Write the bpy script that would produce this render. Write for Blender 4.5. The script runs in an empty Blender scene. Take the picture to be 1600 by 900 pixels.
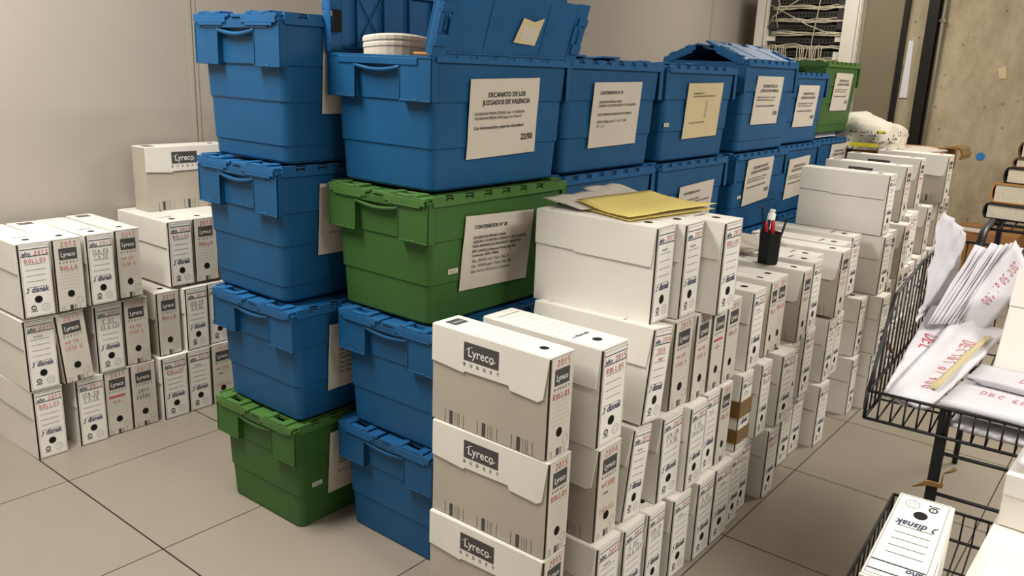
import bpy, bmesh, math, random
from mathutils import Matrix, Vector
R = math.radians
random.seed(7)
scn = bpy.context.scene
col = scn.collection

# ------------------------------------------------------------------ materials
def srgb(r, g, b):
    f = lambda c: (c/255/12.92) if c/255 <= .04045 else ((c/255+.055)/1.055)**2.4
    return (f(r), f(g), f(b), 1)

def mat(name, rgb, rough=.6, noise=.08, scale=6, spec=.3, metal=0, bump=0, bscale=60, detail=4):
    m = bpy.data.materials.new(name); m.use_nodes = True
    nt = m.node_tree; N = nt.nodes; L = nt.links
    b = N['Principled BSDF']
    c = srgb(*rgb)
    b.inputs['Roughness'].default_value = rough
    b.inputs['Metallic'].default_value = metal
    b.inputs['Specular IOR Level'].default_value = spec
    if noise:
        tc = N.new('ShaderNodeTexCoord'); nz = N.new('ShaderNodeTexNoise')
        nz.inputs['Scale'].default_value = scale; nz.inputs['Detail'].default_value = detail
        oi = N.new('ShaderNodeObjectInfo'); ad = N.new('ShaderNodeVectorMath'); ad.operation = 'ADD'
        sc_ = N.new('ShaderNodeVectorMath'); sc_.operation = 'SCALE'; sc_.inputs['Scale'].default_value = 20
        L.new(oi.outputs['Location'], sc_.inputs[0])
        L.new(tc.outputs['Object'], ad.inputs[0]); L.new(sc_.outputs[0], ad.inputs[1])
        L.new(ad.outputs[0], nz.inputs['Vector'])
        mx = N.new('ShaderNodeMix'); mx.data_type = 'RGBA'
        k1, k2 = 1-noise, 1+noise
        mx.inputs[6].default_value = (c[0]*k1, c[1]*k1, c[2]*k1, 1)
        mx.inputs[7].default_value = (min(1, c[0]*k2), min(1, c[1]*k2), min(1, c[2]*k2), 1)
        rp = N.new('ShaderNodeMapRange'); rp.inputs[1].default_value = .3; rp.inputs[2].default_value = .7
        L.new(nz.outputs['Fac'], rp.inputs[0]); L.new(rp.outputs[0], mx.inputs[0])
        L.new(mx.outputs[2], b.inputs['Base Color'])
        if bump:
            bn = N.new('ShaderNodeTexNoise'); bn.inputs['Scale'].default_value = bscale; bn.inputs['Detail'].default_value = 3
            L.new(ad.outputs[0], bn.inputs['Vector'])
            bp = N.new('ShaderNodeBump'); bp.inputs['Strength'].default_value = bump; bp.inputs['Distance'].default_value = .01
            L.new(bn.outputs['Fac'], bp.inputs['Height']); L.new(bp.outputs[0], b.inputs['Normal'])
    else:
        b.inputs['Base Color'].default_value = c
    return m

M = {}
M['blue'] = mat('blue_plastic', (24, 81, 124), .45, .10, 5, .25, bump=.05, bscale=25)
M['blue_lid'] = mat('blue_lid_plastic', (30, 88, 136), .5, .10, 9, .22)
M['green'] = mat('green_plastic', (58, 96, 44), .48, .10, 5, .25, bump=.05, bscale=25)
M['green_lid'] = mat('green_lid_plastic', (70, 110, 50), .42, .10, 9, .35)
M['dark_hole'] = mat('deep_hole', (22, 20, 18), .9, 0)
M['card_white'] = mat('white_card', (236, 231, 222), .75, .05, 4, .2, bump=.12, bscale=9)
M['card_grey'] = mat('unprinted_card', (186, 177, 162), .8, .05, 5, .15, bump=.12, bscale=9)
M['card_edge_shade'] = mat('corrugated_edge_shade', (44, 38, 33), .9, .25, 60, .1)  # shadow along the board edges, put in as a near-black colour
M['spine_white'] = mat('white_spine_card', (238, 234, 225), .7, .04, 6, .2, bump=.1, bscale=8)
M['spine_grey'] = mat('grey_spine_card', (214, 207, 194), .75, .05, 6, .2, bump=.1, bscale=8)
M['ink_black'] = mat('black_ink', (44, 44, 48), .7, 0)
M['ink_grey'] = mat('charcoal_ink', (78, 76, 74), .7, .06, 20)
M['ink_faint'] = mat('faint_ink', (150, 146, 140), .7, 0)
M['ink_blue'] = mat('navy_ink', (42, 50, 88), .7, 0)
M['ink_white'] = mat('white_ink', (236, 234, 228), .7, 0)
M['ink_red'] = mat('red_marker', (196, 70, 84), .6, 0)
M['ink_pale_red'] = mat('faded_red_marker', (214, 128, 128), .6, 0)
M['paper'] = mat('paper', (204, 194, 180), .8, .03, 4, .1, bump=.15, bscale=6)
M['paper_old'] = mat('yellowed_paper', (206, 190, 150), .8, .05, 6, .1)
M['paper_white'] = mat('bright_paper', (220, 217, 222), .75, .03, 5, .15, bump=.3, bscale=12)
M['folder_yellow'] = mat('yellow_card', (226, 206, 120), .65, .03, 5, .2)
M['tape_brown'] = mat('brown_tape', (122, 92, 50), .3, .12, 30, .5)
M['cardboard'] = mat('brown_cardboard', (158, 116, 74), .8, .12, 8, .1)
M['black_metal'] = mat('black_coated_wire', (24, 24, 25), .45, .1, 30, .4)
M['black_plastic'] = mat('black_plastic', (26, 25, 25), .4, .1, 20, .4)
M['red_plastic'] = mat('red_plastic', (200, 32, 42), .35, .05, 20, .4)
M['rack_white'] = mat('white_rack_enamel', (214, 208, 196), .45, .04, 4, .4)
M['rack_dark'] = mat('dark_patch_panel', (58, 56, 52), .6, .25, 30, .3)
M['cable'] = mat('cream_cable', (186, 178, 156), .5, .06, 30, .3)
M['grey_panel'] = mat('olive_grey_panel', (122, 113, 92), .5, .05, 2, .3)
M['steel_dark'] = mat('black_steel', (26, 22, 20), .5, .1, 12, .3)
M['pipe'] = mat('galvanised_pipe', (142, 134, 118), .45, .06, 20, .5, metal=.3)
M['book_dark'] = mat('dark_cloth_cover', (34, 32, 34), .6, .08, 30, .2)
M['book_brown'] = mat('brown_leather_cover', (112, 72, 48), .55, .15, 20, .3)
M['book_tan'] = mat('tan_cover', (196, 138, 74), .55, .1, 20, .3)
M['pages'] = mat('book_pages', (222, 212, 190), .85, .08, 120, .1)
M['plastic_bag'] = mat('white_plastic_bag', (222, 214, 198), .6, .05, 10, .25, bump=.8, bscale=9)
M['yellow'] = mat('yellow_print', (222, 206, 50), .5, 0)
M['blue_dot'] = mat('blue_sticker', (44, 128, 196), .5, 0)
M['trim'] = mat('joint_cover', (174, 165, 152), .5, .03, 3, .3)
M['wall'] = mat('painted_partition', (174, 166, 155), .55, .025, 1.6, .3, bump=.02, bscale=40)
M['ceiling'] = mat('ceiling_tile', (226, 222, 212), .8, .03, 3, .2)

def concrete():
    m = mat('raw_concrete', (184, 172, 146), .85, .10, 1.5, .15, bump=.35, bscale=14, detail=8)
    nt = m.node_tree; N = nt.nodes; L = nt.links; b = N['Principled BSDF']
    tc = N.new('ShaderNodeTexCoord')
    mp = N.new('ShaderNodeMapping'); mp.inputs['Scale'].default_value = (1, 1, .6); L.new(tc.outputs['Object'], mp.inputs[0])
    n2 = N.new('ShaderNodeTexNoise'); n2.inputs['Scale'].default_value = 5; n2.inputs['Detail'].default_value = 9; n2.inputs['Roughness'].default_value = .7
    L.new(mp.outputs[0], n2.inputs['Vector'])
    r = N.new('ShaderNodeValToRGB'); r.color_ramp.elements[0].position = .34; r.color_ramp.elements[0].color = (.62, .58, .5, 1)
    r.color_ramp.elements[1].position = .62; r.color_ramp.elements[1].color = (1.05, 1.03, 1, 1)
    L.new(n2.outputs['Fac'], r.inputs[0])
    vo = N.new('ShaderNodeTexVoronoi'); vo.inputs['Scale'].default_value = 9; L.new(tc.outputs['Object'], vo.inputs['Vector'])
    pr = N.new('ShaderNodeMapRange'); pr.inputs[1].default_value = .06; pr.inputs[2].default_value = .12; pr.inputs[3].default_value = .35; pr.inputs[4].default_value = 1
    L.new(vo.outputs['Distance'], pr.inputs[0])
    src = b.inputs['Base Color'].links[0].from_socket
    m1 = N.new('ShaderNodeMix'); m1.data_type = 'RGBA'; m1.blend_type = 'MULTIPLY'; m1.inputs[0].default_value = .75
    L.new(src, m1.inputs[6]); L.new(r.outputs[0], m1.inputs[7])
    m2 = N.new('ShaderNodeMix'); m2.data_type = 'RGBA'; m2.blend_type = 'MULTIPLY'; m2.inputs[0].default_value = .7
    L.new(m1.outputs[2], m2.inputs[6]); L.new(pr.outputs[0], m2.inputs[7])
    L.new(m2.outputs[2], b.inputs['Base Color'])
    return m
M['concrete'] = concrete()

def floor_mat():
    m = mat('raised_floor_tile', (152, 142, 128), .38, .04, 2.2, .35)
    nt = m.node_tree; N = nt.nodes; L = nt.links; b = N['Principled BSDF']
    geo = N.new('ShaderNodeNewGeometry'); sx = N.new('ShaderNodeSeparateXYZ'); L.new(geo.outputs['Position'], sx.inputs[0])
    outs = []
    for ax, off in ((0, 30.0), (1, 30.0)):
        a = N.new('ShaderNodeMath'); a.operation = 'ADD'; a.inputs[1].default_value = off + .3; L.new(sx.outputs[ax], a.inputs[0])
        mo = N.new('ShaderNodeMath'); mo.operation = 'MODULO'; mo.inputs[1].default_value = .6; L.new(a.outputs[0], mo.inputs[0])
        s = N.new('ShaderNodeMath'); s.operation = 'SUBTRACT'; s.inputs[1].default_value = .3; L.new(mo.outputs[0], s.inputs[0])
        ab = N.new('ShaderNodeMath'); ab.operation = 'ABSOLUTE'; L.new(s.outputs[0], ab.inputs[0])
        lt = N.new('ShaderNodeMath'); lt.operation = 'LESS_THAN'; lt.inputs[1].default_value = .0026 if ax == 0 else .0019; L.new(ab.outputs[0], lt.inputs[0])
        outs.append(lt.outputs[0])
    mxm = N.new('ShaderNodeMath'); mxm.operation = 'MAXIMUM'; L.new(outs[0], mxm.inputs[0]); L.new(outs[1], mxm.inputs[1])
    src = b.inputs['Base Color'].links[0].from_socket
    mx = N.new('ShaderNodeMix'); mx.data_type = 'RGBA'; mx.inputs[7].default_value = srgb(44, 36, 30)
    L.new(src, mx.inputs[6]); L.new(mxm.outputs[0], mx.inputs[0]); L.new(mx.outputs[2], b.inputs['Base Color'])
    return m
M['floor'] = floor_mat()

# ------------------------------------------------------------------ mesh helpers
_textcache = {}
def text_geo(body, bold=0):
    """verts/faces of a line of type, height about 1, centred in x, baseline z=0"""
    k = (body, bold)
    if k in _textcache: return _textcache[k]
    cu = bpy.data.curves.new('type', 'FONT'); cu.body = body; cu.size = 1.38; cu.resolution_u = 2; cu.offset = bold
    o = bpy.data.objects.new('type', cu); col.objects.link(o)
    dg = bpy.context.evaluated_depsgraph_get()
    me = bpy.data.meshes.new_from_object(o.evaluated_get(dg))
    vs = [tuple(v.co) for v in me.vertices]; fs = [tuple(p.vertices) for p in me.polygons]
    bpy.data.objects.remove(o); bpy.data.curves.remove(cu); bpy.data.meshes.remove(me)
    xs = [v[0] for v in vs]; x0, x1 = min(xs), max(xs)
    vs = [(v[0]-(x0+x1)/2, v[1]) for v in vs]
    _textcache[k] = (vs, fs, x1-x0)
    return _textcache[k]

GL = {  # hand strokes, unit box
 'R': [[(0,0),(0,1),(.5,.95),(.6,.72),(.1,.5),(.6,0)]], 'O': [[(.3,1),(.05,.7),(.05,.3),(.3,0),(.55,.3),(.55,.7),(.3,1)]],
 'L': [[(0,1),(.03,0),(.5,.05)]], 'S': [[(.5,.9),(.2,1),(.05,.75),(.45,.4),(.4,.1),(0,.05)]],
 'D': [[(0,0),(.05,1),(.4,.9),(.58,.5),(.35,.05),(0,0)]], 'E': [[(.5,1),(0,.95),(0,0),(.5,.05)],[(0,.5),(.4,.52)]],
 'C': [[(.55,.85),(.3,1),(.05,.6),(.1,.15),(.5,.05)]], 'A': [[(0,0),(.3,1),(.58,0)],[(.12,.4),(.48,.4)]],
 'a': [[(.45,.5),(.2,.6),(.05,.3),(.2,0),(.42,.2),(.45,.55),(.5,0)]], 'l': [[(.2,0),(.15,1)]],
 '0': [[(.3,1),(.05,.6),(.1,.1),(.35,0),(.55,.5),(.3,1)]], '1': [[(.1,.7),(.3,1),(.3,0)]],
 '2': [[(.05,.8),(.3,1),(.5,.75),(.05,.05),(.55,.05)]], '4': [[(.35,0),(.35,1),(0,.35),(.55,.35)]],
 '5': [[(.5,1),(.1,1),(.08,.6),(.45,.55),(.45,.1),(.05,.02)]], '6': [[(.45,1),(.1,.5),(.1,.1),(.4,0),(.45,.35),(.1,.4)]],
 '3': [[(.05,.95),(.45,.9),(.2,.55),(.5,.3),(.3,0),(.02,.1)]], '7': [[(.05,1),(.5,1),(.2,0)]], '9': [[(.5,.6),(.1,.6),(.15,.95),(.5,.9),(.45,0)]],
 'N': [[(0,0),(.03,1),(.5,0),(.52,1)]], 'I': [[(.25,0),(.25,1)]], '~': [[(0,.4),(.12,.7),(.25,.2),(.38,.7),(.52,.3),(.65,.6)]], '-': [[(0,.5),(.5,.5)]], ' ': []}

class MB:
    def __init__(s): s.v = []; s.f = []; s.m = []; s.mats = []; s.T = Matrix.Identity(4); s.smooth = set()
    def mi(s, m):
        m = M[m] if isinstance(m, str) else m
        if m not in s.mats: s.mats.append(m)
        return s.mats.index(m)
    def add(s, vs, fs, m, sm=False):
        n = len(s.v); k = s.mi(m)
        for p in vs: s.v.append(tuple(s.T @ Vector(p)))
        for f in fs:
            if sm: s.smooth.add(len(s.f))
            s.f.append(tuple(i+n for i in f)); s.m.append(k)
        return s
    def box(s, x0, x1, y0, y1, z0, z1, m):
        vs = [(x, y, z) for z in (z0, z1) for y in (y0, y1) for x in (x0, x1)]
        return s.add(vs, [(0,2,3,1),(4,5,7,6),(0,1,5,4),(2,6,7,3),(0,4,6,2),(1,3,7,5)], m)
    def prism(s, pts, d, m, axis):
        """polygon pts in a plane, extruded from d[0] to d[1] along axis: 'x' pts=(y,z), 'y' pts=(x,z), 'z' pts=(x,y)"""
        mk = {'x': lambda p, e: (e, p[0], p[1]), 'y': lambda p, e: (p[0], e, p[1]), 'z': lambda p, e: (p[0], p[1], e)}[axis]
        n = len(pts); vs = [mk(p, d[0]) for p in pts] + [mk(p, d[1]) for p in pts]
        fs = [tuple(range(n)), tuple(range(2*n-1, n-1, -1))] + [(i, i+n, (i+1) % n + n, (i+1) % n) for i in range(n)]
        return s.add(vs, fs, m)
    def tube(s, pts, r, m, n=6, caps=True):
        pts = [Vector(p) for p in pts]; rings = []
        up = None
        for i, p in enumerate(pts):
            t = (pts[min(i+1, len(pts)-1)] - pts[max(i-1, 0)]).normalized()
            a = up - t*up.dot(t) if up is not None else t.orthogonal()
            a.normalize(); up = a; b = t.cross(a)
            rr = r[i] if isinstance(r, (list, tuple)) else r
            rings.append([p + (a*math.cos(2*math.pi*k/n) + b*math.sin(2*math.pi*k/n))*rr for k in range(n)])
        vs = [v for g in rings for v in g]; fs = []
        for i in range(len(pts)-1):
            for k in range(n):
                fs.append((i*n+k, i*n+(k+1) % n, (i+1)*n+(k+1) % n, (i+1)*n+k))
        if caps: fs += [tuple(range(n-1, -1, -1)), tuple(range((len(pts)-1)*n, len(pts)*n))]
        return s.add(vs, fs, m, True)
    def disc(s, fn, r, m, n=16, r2=None):
        """flat disc or ring in a mapped plane fn(a,b)"""
        if r2 is None:
            return s.add([fn(r*math.cos(2*math.pi*k/n), r*math.sin(2*math.pi*k/n)) for k in range(n)], [tuple(range(n))], m)
        vs = [fn(q*math.cos(2*math.pi*k/n), q*math.sin(2*math.pi*k/n)) for q in (r, r2) for k in range(n)]
        return s.add(vs, [(k, (k+1) % n, n+(k+1) % n, n+k) for k in range(n)], m)
    def rect(s, fn, a0, a1, b0, b1, m):
        return s.add([fn(a0, b0), fn(a1, b0), fn(a1, b1), fn(a0, b1)], [(0, 1, 2, 3)], m)
    def frame(s, fn, a0, a1, b0, b1, w, m):
        s.rect(fn, a0, a1, b0, b0+w, m); s.rect(fn, a0, a1, b1-w, b1, m); s.rect(fn, a0, a0+w, b0, b1, m); s.rect(fn, a1-w, a1, b0, b1, m)
        return s
    def type(s, fn, body, a, b, h, m, width=None, bold=0, align='c', shear=0):
        vs, fs, w = text_geo(body, bold)
        k = h if width is None else width/w
        off = 0 if align == 'c' else (w*k/2 if align == 'l' else -w*k/2)
        return s.add([fn(a+off+v[0]*k+shear*v[1]*h, b+v[1]*h) for v in vs], fs, m)
    def hand(s, fn, body, a, b, h, m, pen=.0011, seed=1, adv=.86):
        rnd = random.Random(seed); x = a
        for ch in body:
            for st in GL.get(ch, []):
                q = [(x+p[0]*h*.95+rnd.uniform(-1, 1)*h*.04, b+p[1]*h+rnd.uniform(-1, 1)*h*.06) for p in st]
                for (x0, y0), (x1, y1) in zip(q, q[1:]):
                    dx, dy = x1-x0, y1-y0; l = math.hypot(dx, dy) or 1; nx, ny = -dy/l*pen, dx/l*pen; ex, ey = dx/l*pen*.6, dy/l*pen*.6
                    s.add([fn(x0-nx-ex, y0-ny-ey), fn(x1-nx+ex, y1-ny+ey), fn(x1+nx+ex, y1+ny+ey), fn(x0+nx-ex, y0+ny-ey)], [(0, 1, 2, 3)], m)
            x += h*adv*(1 if ch != ' ' else .6)
        return s
    def mesh(s, name, bevel=0):
        me = bpy.data.meshes.new(name); me.from_pydata(s.v, [], s.f)
        for m in s.mats: me.materials.append(m)
        for i, p in enumerate(me.polygons):
            p.material_index = s.m[i]; p.use_smooth = i in s.smooth
        if bevel:
            bm = bmesh.new(); bm.from_mesh(me)
            bmesh.ops.bevel(bm, geom=list(bm.edges), offset=bevel, segments=1, affect='EDGES', profile=.6)
            bm.to_mesh(me); bm.free()
        me.validate(); me.update()
        return me
    def build(s, name, parent=None, bevel=0, loc=None):
        o = bpy.data.objects.new(name, s.mesh(name, bevel)); col.objects.link(o)
        if parent: o.parent = parent
        if loc: o.location = loc
        return o

def empty(name, loc=(0, 0, 0), rz=0):
    o = bpy.data.objects.new(name, None); col.objects.link(o); o.location = loc; o.rotation_euler = (0, 0, rz); o.empty_display_size = .05
    return o
def tag(o, label=None, cat=None, group=None, kind=None):
    if label: o['label'] = label
    if cat: o['category'] = cat
    if group: o['group'] = group
    if kind: o['kind'] = kind
    return o
KIDS = {}
def copy_tree(o, parent=None):
    c = o.copy(); col.objects.link(c)
    if parent: c.parent = parent
    KIDS[c.name] = []
    for ch in KIDS.get(o.name, []):
        KIDS[c.name].append(copy_tree(ch, c))
    return c
def reg(parent, child):
    KIDS.setdefault(parent.name, []).append(child); KIDS.setdefault(child.name, []); return child

# ------------------------------------------------------------------ camera (solved from the floor grid)
cam = bpy.data.cameras.new('camera'); camo = bpy.data.objects.new('camera', cam); col.objects.link(camo)
RW = ((0.626165, -0.778663, 0.040018), (-0.176271, -0.191373, -0.965559), (0.759503, 0.597546, -0.257087))
m3 = Matrix((RW[0], tuple(-a for a in RW[1]), tuple(-a for a in RW[2]))).transposed()
camo.matrix_world = Matrix.Translation((-2.269857, -0.893633, 1.39754)) @ m3.to_4x4()
cam.sensor_width = 36; cam.lens = 1299.82/1600*36; cam.clip_start = .02
scn.camera = camo

# ------------------------------------------------------------------ room shell
XE = 5.1
def struct(b, name):
    return tag(b.build(name), kind='structure')
b = MB(); b.box(-4.5, 6.2, -3.2, 2.5, -.05, 0, 'floor'); struct(b, 'floor')
b = MB(); b.box(-4.5, 6.2, 2.43, 2.53, 0, 2.75, 'wall'); struct(b, 'wall_back')
b = MB(); b.box(XE, XE+.2, -3.2, .845, 0, 2.75, 'concrete'); struct(b, 'wall_end')
b = MB(); b.box(6.0, 6.2, .845, 2.43, 0, 2.75, 'wall'); struct(b, 'wall_recess')
b = MB(); b.box(-4.5, 6.2, -3.2, 2.53, 2.75, 2.8, 'ceiling'); struct(b, 'ceiling')
for k, x in enumerate((-.28, 2.12, 4.53)):
    b = MB(); b.box(x-.018, x+.018, 2.425, 2.43, 0, 2.75, 'trim'); b.box(x-.0025, x+.0025, 2.4245, 2.426, 0, 2.75, 'grey_panel'); struct(b, 'trim_%d' % (k+1))
b = MB(); b.box(XE-.06, XE+.04, 1.035, 1.33, 0, 2.75, 'grey_panel'); struct(b, 'partition_panel')
b = MB(); b.box(XE-.075, XE-.015, 1.0, 1.035, 0, 2.75, 'steel_dark'); struct(b, 'trim_4')
b = MB(); b.box(XE-.02, XE+.15, .845, 1.0, 0, 2.75, 'concrete'); struct(b, 'trim_5')
b = MB(); b.box(XE-.09, XE-.002, .782, .848, 0, 2.75, 'steel_dark'); b.box(XE-.1, XE-.09, .776, .854, 0, 2.75, 'steel_dark'); struct(b, 'pillar_steel')
b = MB(); b.tube([(XE-.03, .752, 0), (XE-.03, .752, 2.75)], .018, 'pipe', 10); b.box(XE-.05, XE, .728, .776, 1.86, 1.885, 'pipe')
tag(b.build('conduit_pipe'), 'thin grey vertical pipe fixed between black steel column and concrete wall', 'pipe')
b = MB(); b.disc(lambda p, q: (XE-.004, .33+p, .868+q), .027, 'blue_dot', 20); b.disc(lambda p, q: (XE-.003, .33+p, .868+q), .031, 'blue_dot', 20)
tag(b.build('round_sticker'), 'small round blue sticker on the concrete wall', 'sticker')
b = MB(); b.prism([(.25, 1.46), (.30, 1.455), (.325, 1.53), (.27, 1.55)], (XE-.004, XE), 'paper_old', 'x')
tag(b.build('paper_scrap'), 'small cream paper scrap stuck high on the concrete wall', 'paper')
b = MB(); b.prism([(.925, 1.28), (.985, 1.28), (.975, 1.72), (.94, 1.72)], (XE-.03, XE-.02), 'paper_white', 'x')
tag(b.build('hanging_paper_strip'), 'narrow white paper strip hanging beside black steel column', 'paper')

# ------------------------------------------------------------------ archive (file) boxes
T_, H_, L_ = .10, .2545, .37
HX = T_/2
def box_protos():
    P = {}
    e = .0007
    front = lambda a, c: (a, -e, c)
    side = lambda a, c: (-HX-.0042, -a, c)
    sidelow = lambda a, c: (-HX-.0006, -a, c)
    top = lambda a, c: (a, c, H_+e)
    def hole(bm_, fn, a, c, r=.0118):
        bm_.disc(fn, r, 'dark_hole', 18)
        return bm_
    for kind in ('plain', 'dark'):
        me = {}
        g = kind == 'dark'
        low = 'card_grey' if g else 'card_white'
        # body: open carton with thick board walls
        b = MB()
        b.box(-HX, HX, .004, L_, 0, H_-.004, low)
        b.box(-HX+.0008, HX-.0008, .0026, .004, .001, H_-.004, 'card_edge_shade')  # dark sheet behind the spine paints the shadow line round it
        if g:
            for q in (.055, .165, .275):
                for dx, w in ((0, .0014), (.016, .011), (.034, .002), (.042, .0025), (.049, .001), (.064, .0012)):
                    b.rect(sidelow, -(q+.05)+dx, -(q+.05)+dx+w, .001, .036, 'ink_grey' if w > .004 else 'ink_faint' if w > .0015 else 'ink_grey')
        me['body'] = b.mesh('file_box_body')
        # lid: top sheet and the flap folded down over one long side
        b = MB()
        b.box(-HX-.001, HX, .001, L_+.001, H_-.004, H_, 'card_white')
        if g: pts = [(L_+.001, H_-.002), (L_+.001, .158), (.262, .150), (.258, .155), (.118, .157), (.114, .146), (.03, .141), (.016, .150), (.003, H_-.002)]
        else: pts = [(L_+.001, H_-.002), (L_+.001, .160), (.245, .158), (.24, .154), (.012, .152), (.003, H_-.002)]
        b.prism(pts, (-HX-.0036, -HX-.0008), 'card_white', 'x')
        b.prism([(y, z) for y, z in [(.012, .1525), (.24, .1545), (.245, .1585), (L_, .1605), (L_, .159), (.245, .157), (.24, .153), (.012, .151)]] if not g else
                [(.03, .1415), (.114, .1465), (.118, .1575), (.258, .1555), (.262, .1505), (L_, .1585), (L_, .157), (.262, .149), (.258, .154), (.118, .156), (.114, .145), (.03, .14)], (-HX-.0042, -HX-.0034), 'ink_faint', 'x')
        me['lid_flap'] = b.mesh('file_box_lid')
        # printing on the flap or top
        b = MB()
        if g:
            b.rect(side, -.262, -.150, .185, .232, 'ink_grey')
            b.T = Matrix.Translation((-.0004, 0, 0))
            b.type(side, 'Lyreco', -.206, .197, .024, 'ink_white', width=.082, bold=.015)
            for k, ch in enumerate('BUDGET'): b.type(side, ch, -.262+.0215*k+.003, .171, .0085, 'ink_grey', bold=.03)
            # curved strokes round the name
            for sgn in (1, -1):
                q = [(-.206-sgn*.048+sgn*.02*t, .208+sgn*(.004+.010*math.sin(t*1.5))) for t in (0, .35, .7, 1)]
                for (a0, c0), (a1, c1) in zip(q, q[1:]):
                    b.add([side(a0, c0-.0009), side(a1, c1-.0009), side(a1, c1+.0009), side(a0, c0+.0009)], [(0, 1, 2, 3)], 'ink_white')
            b.T = Matrix.Identity(4)
            me['flap_print'] = b.mesh('file_box_flap_print'); b = MB()
            b.rect(top, -.026, .026, .315, .352, 'ink_grey')
            b.T = Matrix.Translation((0, 0, .0003)); b.type(top, 'Lyreco', 0, .327, .012, 'ink_white', width=.04); b.T = Matrix.Identity(4)
        else:
            for k in range(7): b.rect(top, -.034, .034, .155+.026*k, .1558+.026*k, 'ink_faint')
            b.rect(top, -.04, .04, .335, .337, 'ink_black')
            b.type(top, 'disnak', .004, .098, .012, 'ink_blue', width=.05, bold=.02)
            b.rect(top, -.035, -.024, .10, .103, 'ink_blue')
        b.disc(lambda a, c: top(a, .055+c), .012, 'dark_hole', 18)
        me['top_print'] = b.mesh('file_box_top_print')
        # spine board
        b = MB()
        b.box(-HX+.0062, HX-.0022, 0, .003, .003, H_-.0058, 'spine_grey' if g else 'spine_white')
        me['spine'] = b.mesh('file_box_spine')
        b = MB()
        b.disc(lambda a, c: front(a, .061+c), .0122, 'card_edge_shade', 20); b.T = Matrix.Translation((0, -.0003, 0))
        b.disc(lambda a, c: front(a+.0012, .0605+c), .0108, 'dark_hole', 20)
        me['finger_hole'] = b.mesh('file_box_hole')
        b = MB()
        if g:
            b.rect(front, -.030, .032, .181, .221, 'ink_grey'); b.T = Matrix.Translation((0, -.0003, 0))
            b.type(front, 'Lyreco', .001, .192, .016, 'ink_white', width=.048, bold=.015)
            for k, ch in enumerate('BUDGET'): b.type(front, ch, -.028+.0117*k, .169, .0065, 'ink_grey', bold=.03)
            for k in range(7): b.rect(front, -.034, .034, .150-.0115*k, .1506-.0115*k, 'ink_faint')
            for dx, w in ((-.036, .001), (-.028, .0012), (-.008, .011), (.008, .0025), (.014, .001), (.026, .001)): b.rect(front, dx, dx+w, .003, .021, 'ink_grey')
            b.disc(lambda a, c: front(.028+a, .036+c), .0115, 'ink_faint', 16, .0105)
        else:
            b.frame(front, -.042, .0455, .006, H_-.010, .0010, 'ink_faint')
            b.rect(front, -.040, .044, .232, .2342, 'ink_black'); b.rect(front, -.040, .044, .2085, .211, 'ink_black')
            b.type(front, 'año', -.024, .213, .0125, 'ink_blue', bold=.03, width=.026)
            for k in range(5): b.rect(front, -.030, .030, .182-.0195*k, .1832-.0195*k, 'ink_grey')
            b.type(front, 'disnak', .008, .087, .018, 'ink_blue', width=.054, bold=.03, shear=.15)
            b.add([front(-.038, .084), front(-.029, .088), front(-.0255, .098), front(-.031, .0915)], [(0, 1, 2, 3)], 'ink_blue')
            b.add([front(-.0325, .1025), front(-.029, .102), front(-.0255, .098), (front(-.0285, .095))], [(0, 1, 2, 3)], 'ink_blue')
            b.disc(lambda a, c: front(-.017+a, .034+c), .0085, 'ink_black', 12, .0055); b.rect(front, -.027, -.007, .021, .0235, 'ink_black')
            b.rect(front, -.0175, -.0165, .027, .041, 'ink_black')
            b.disc(lambda a, c: front(.020+a, .031+c), .013, 'ink_faint', 18, .0118); b.disc(lambda a, c: front(.020+a, .031+c), .006, 'ink_faint', 12, .0052)
        me['printing'] = b.mesh('file_box_printing')
        P[kind] = me
    return P
BP = box_protos()
HANDS = {}
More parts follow.
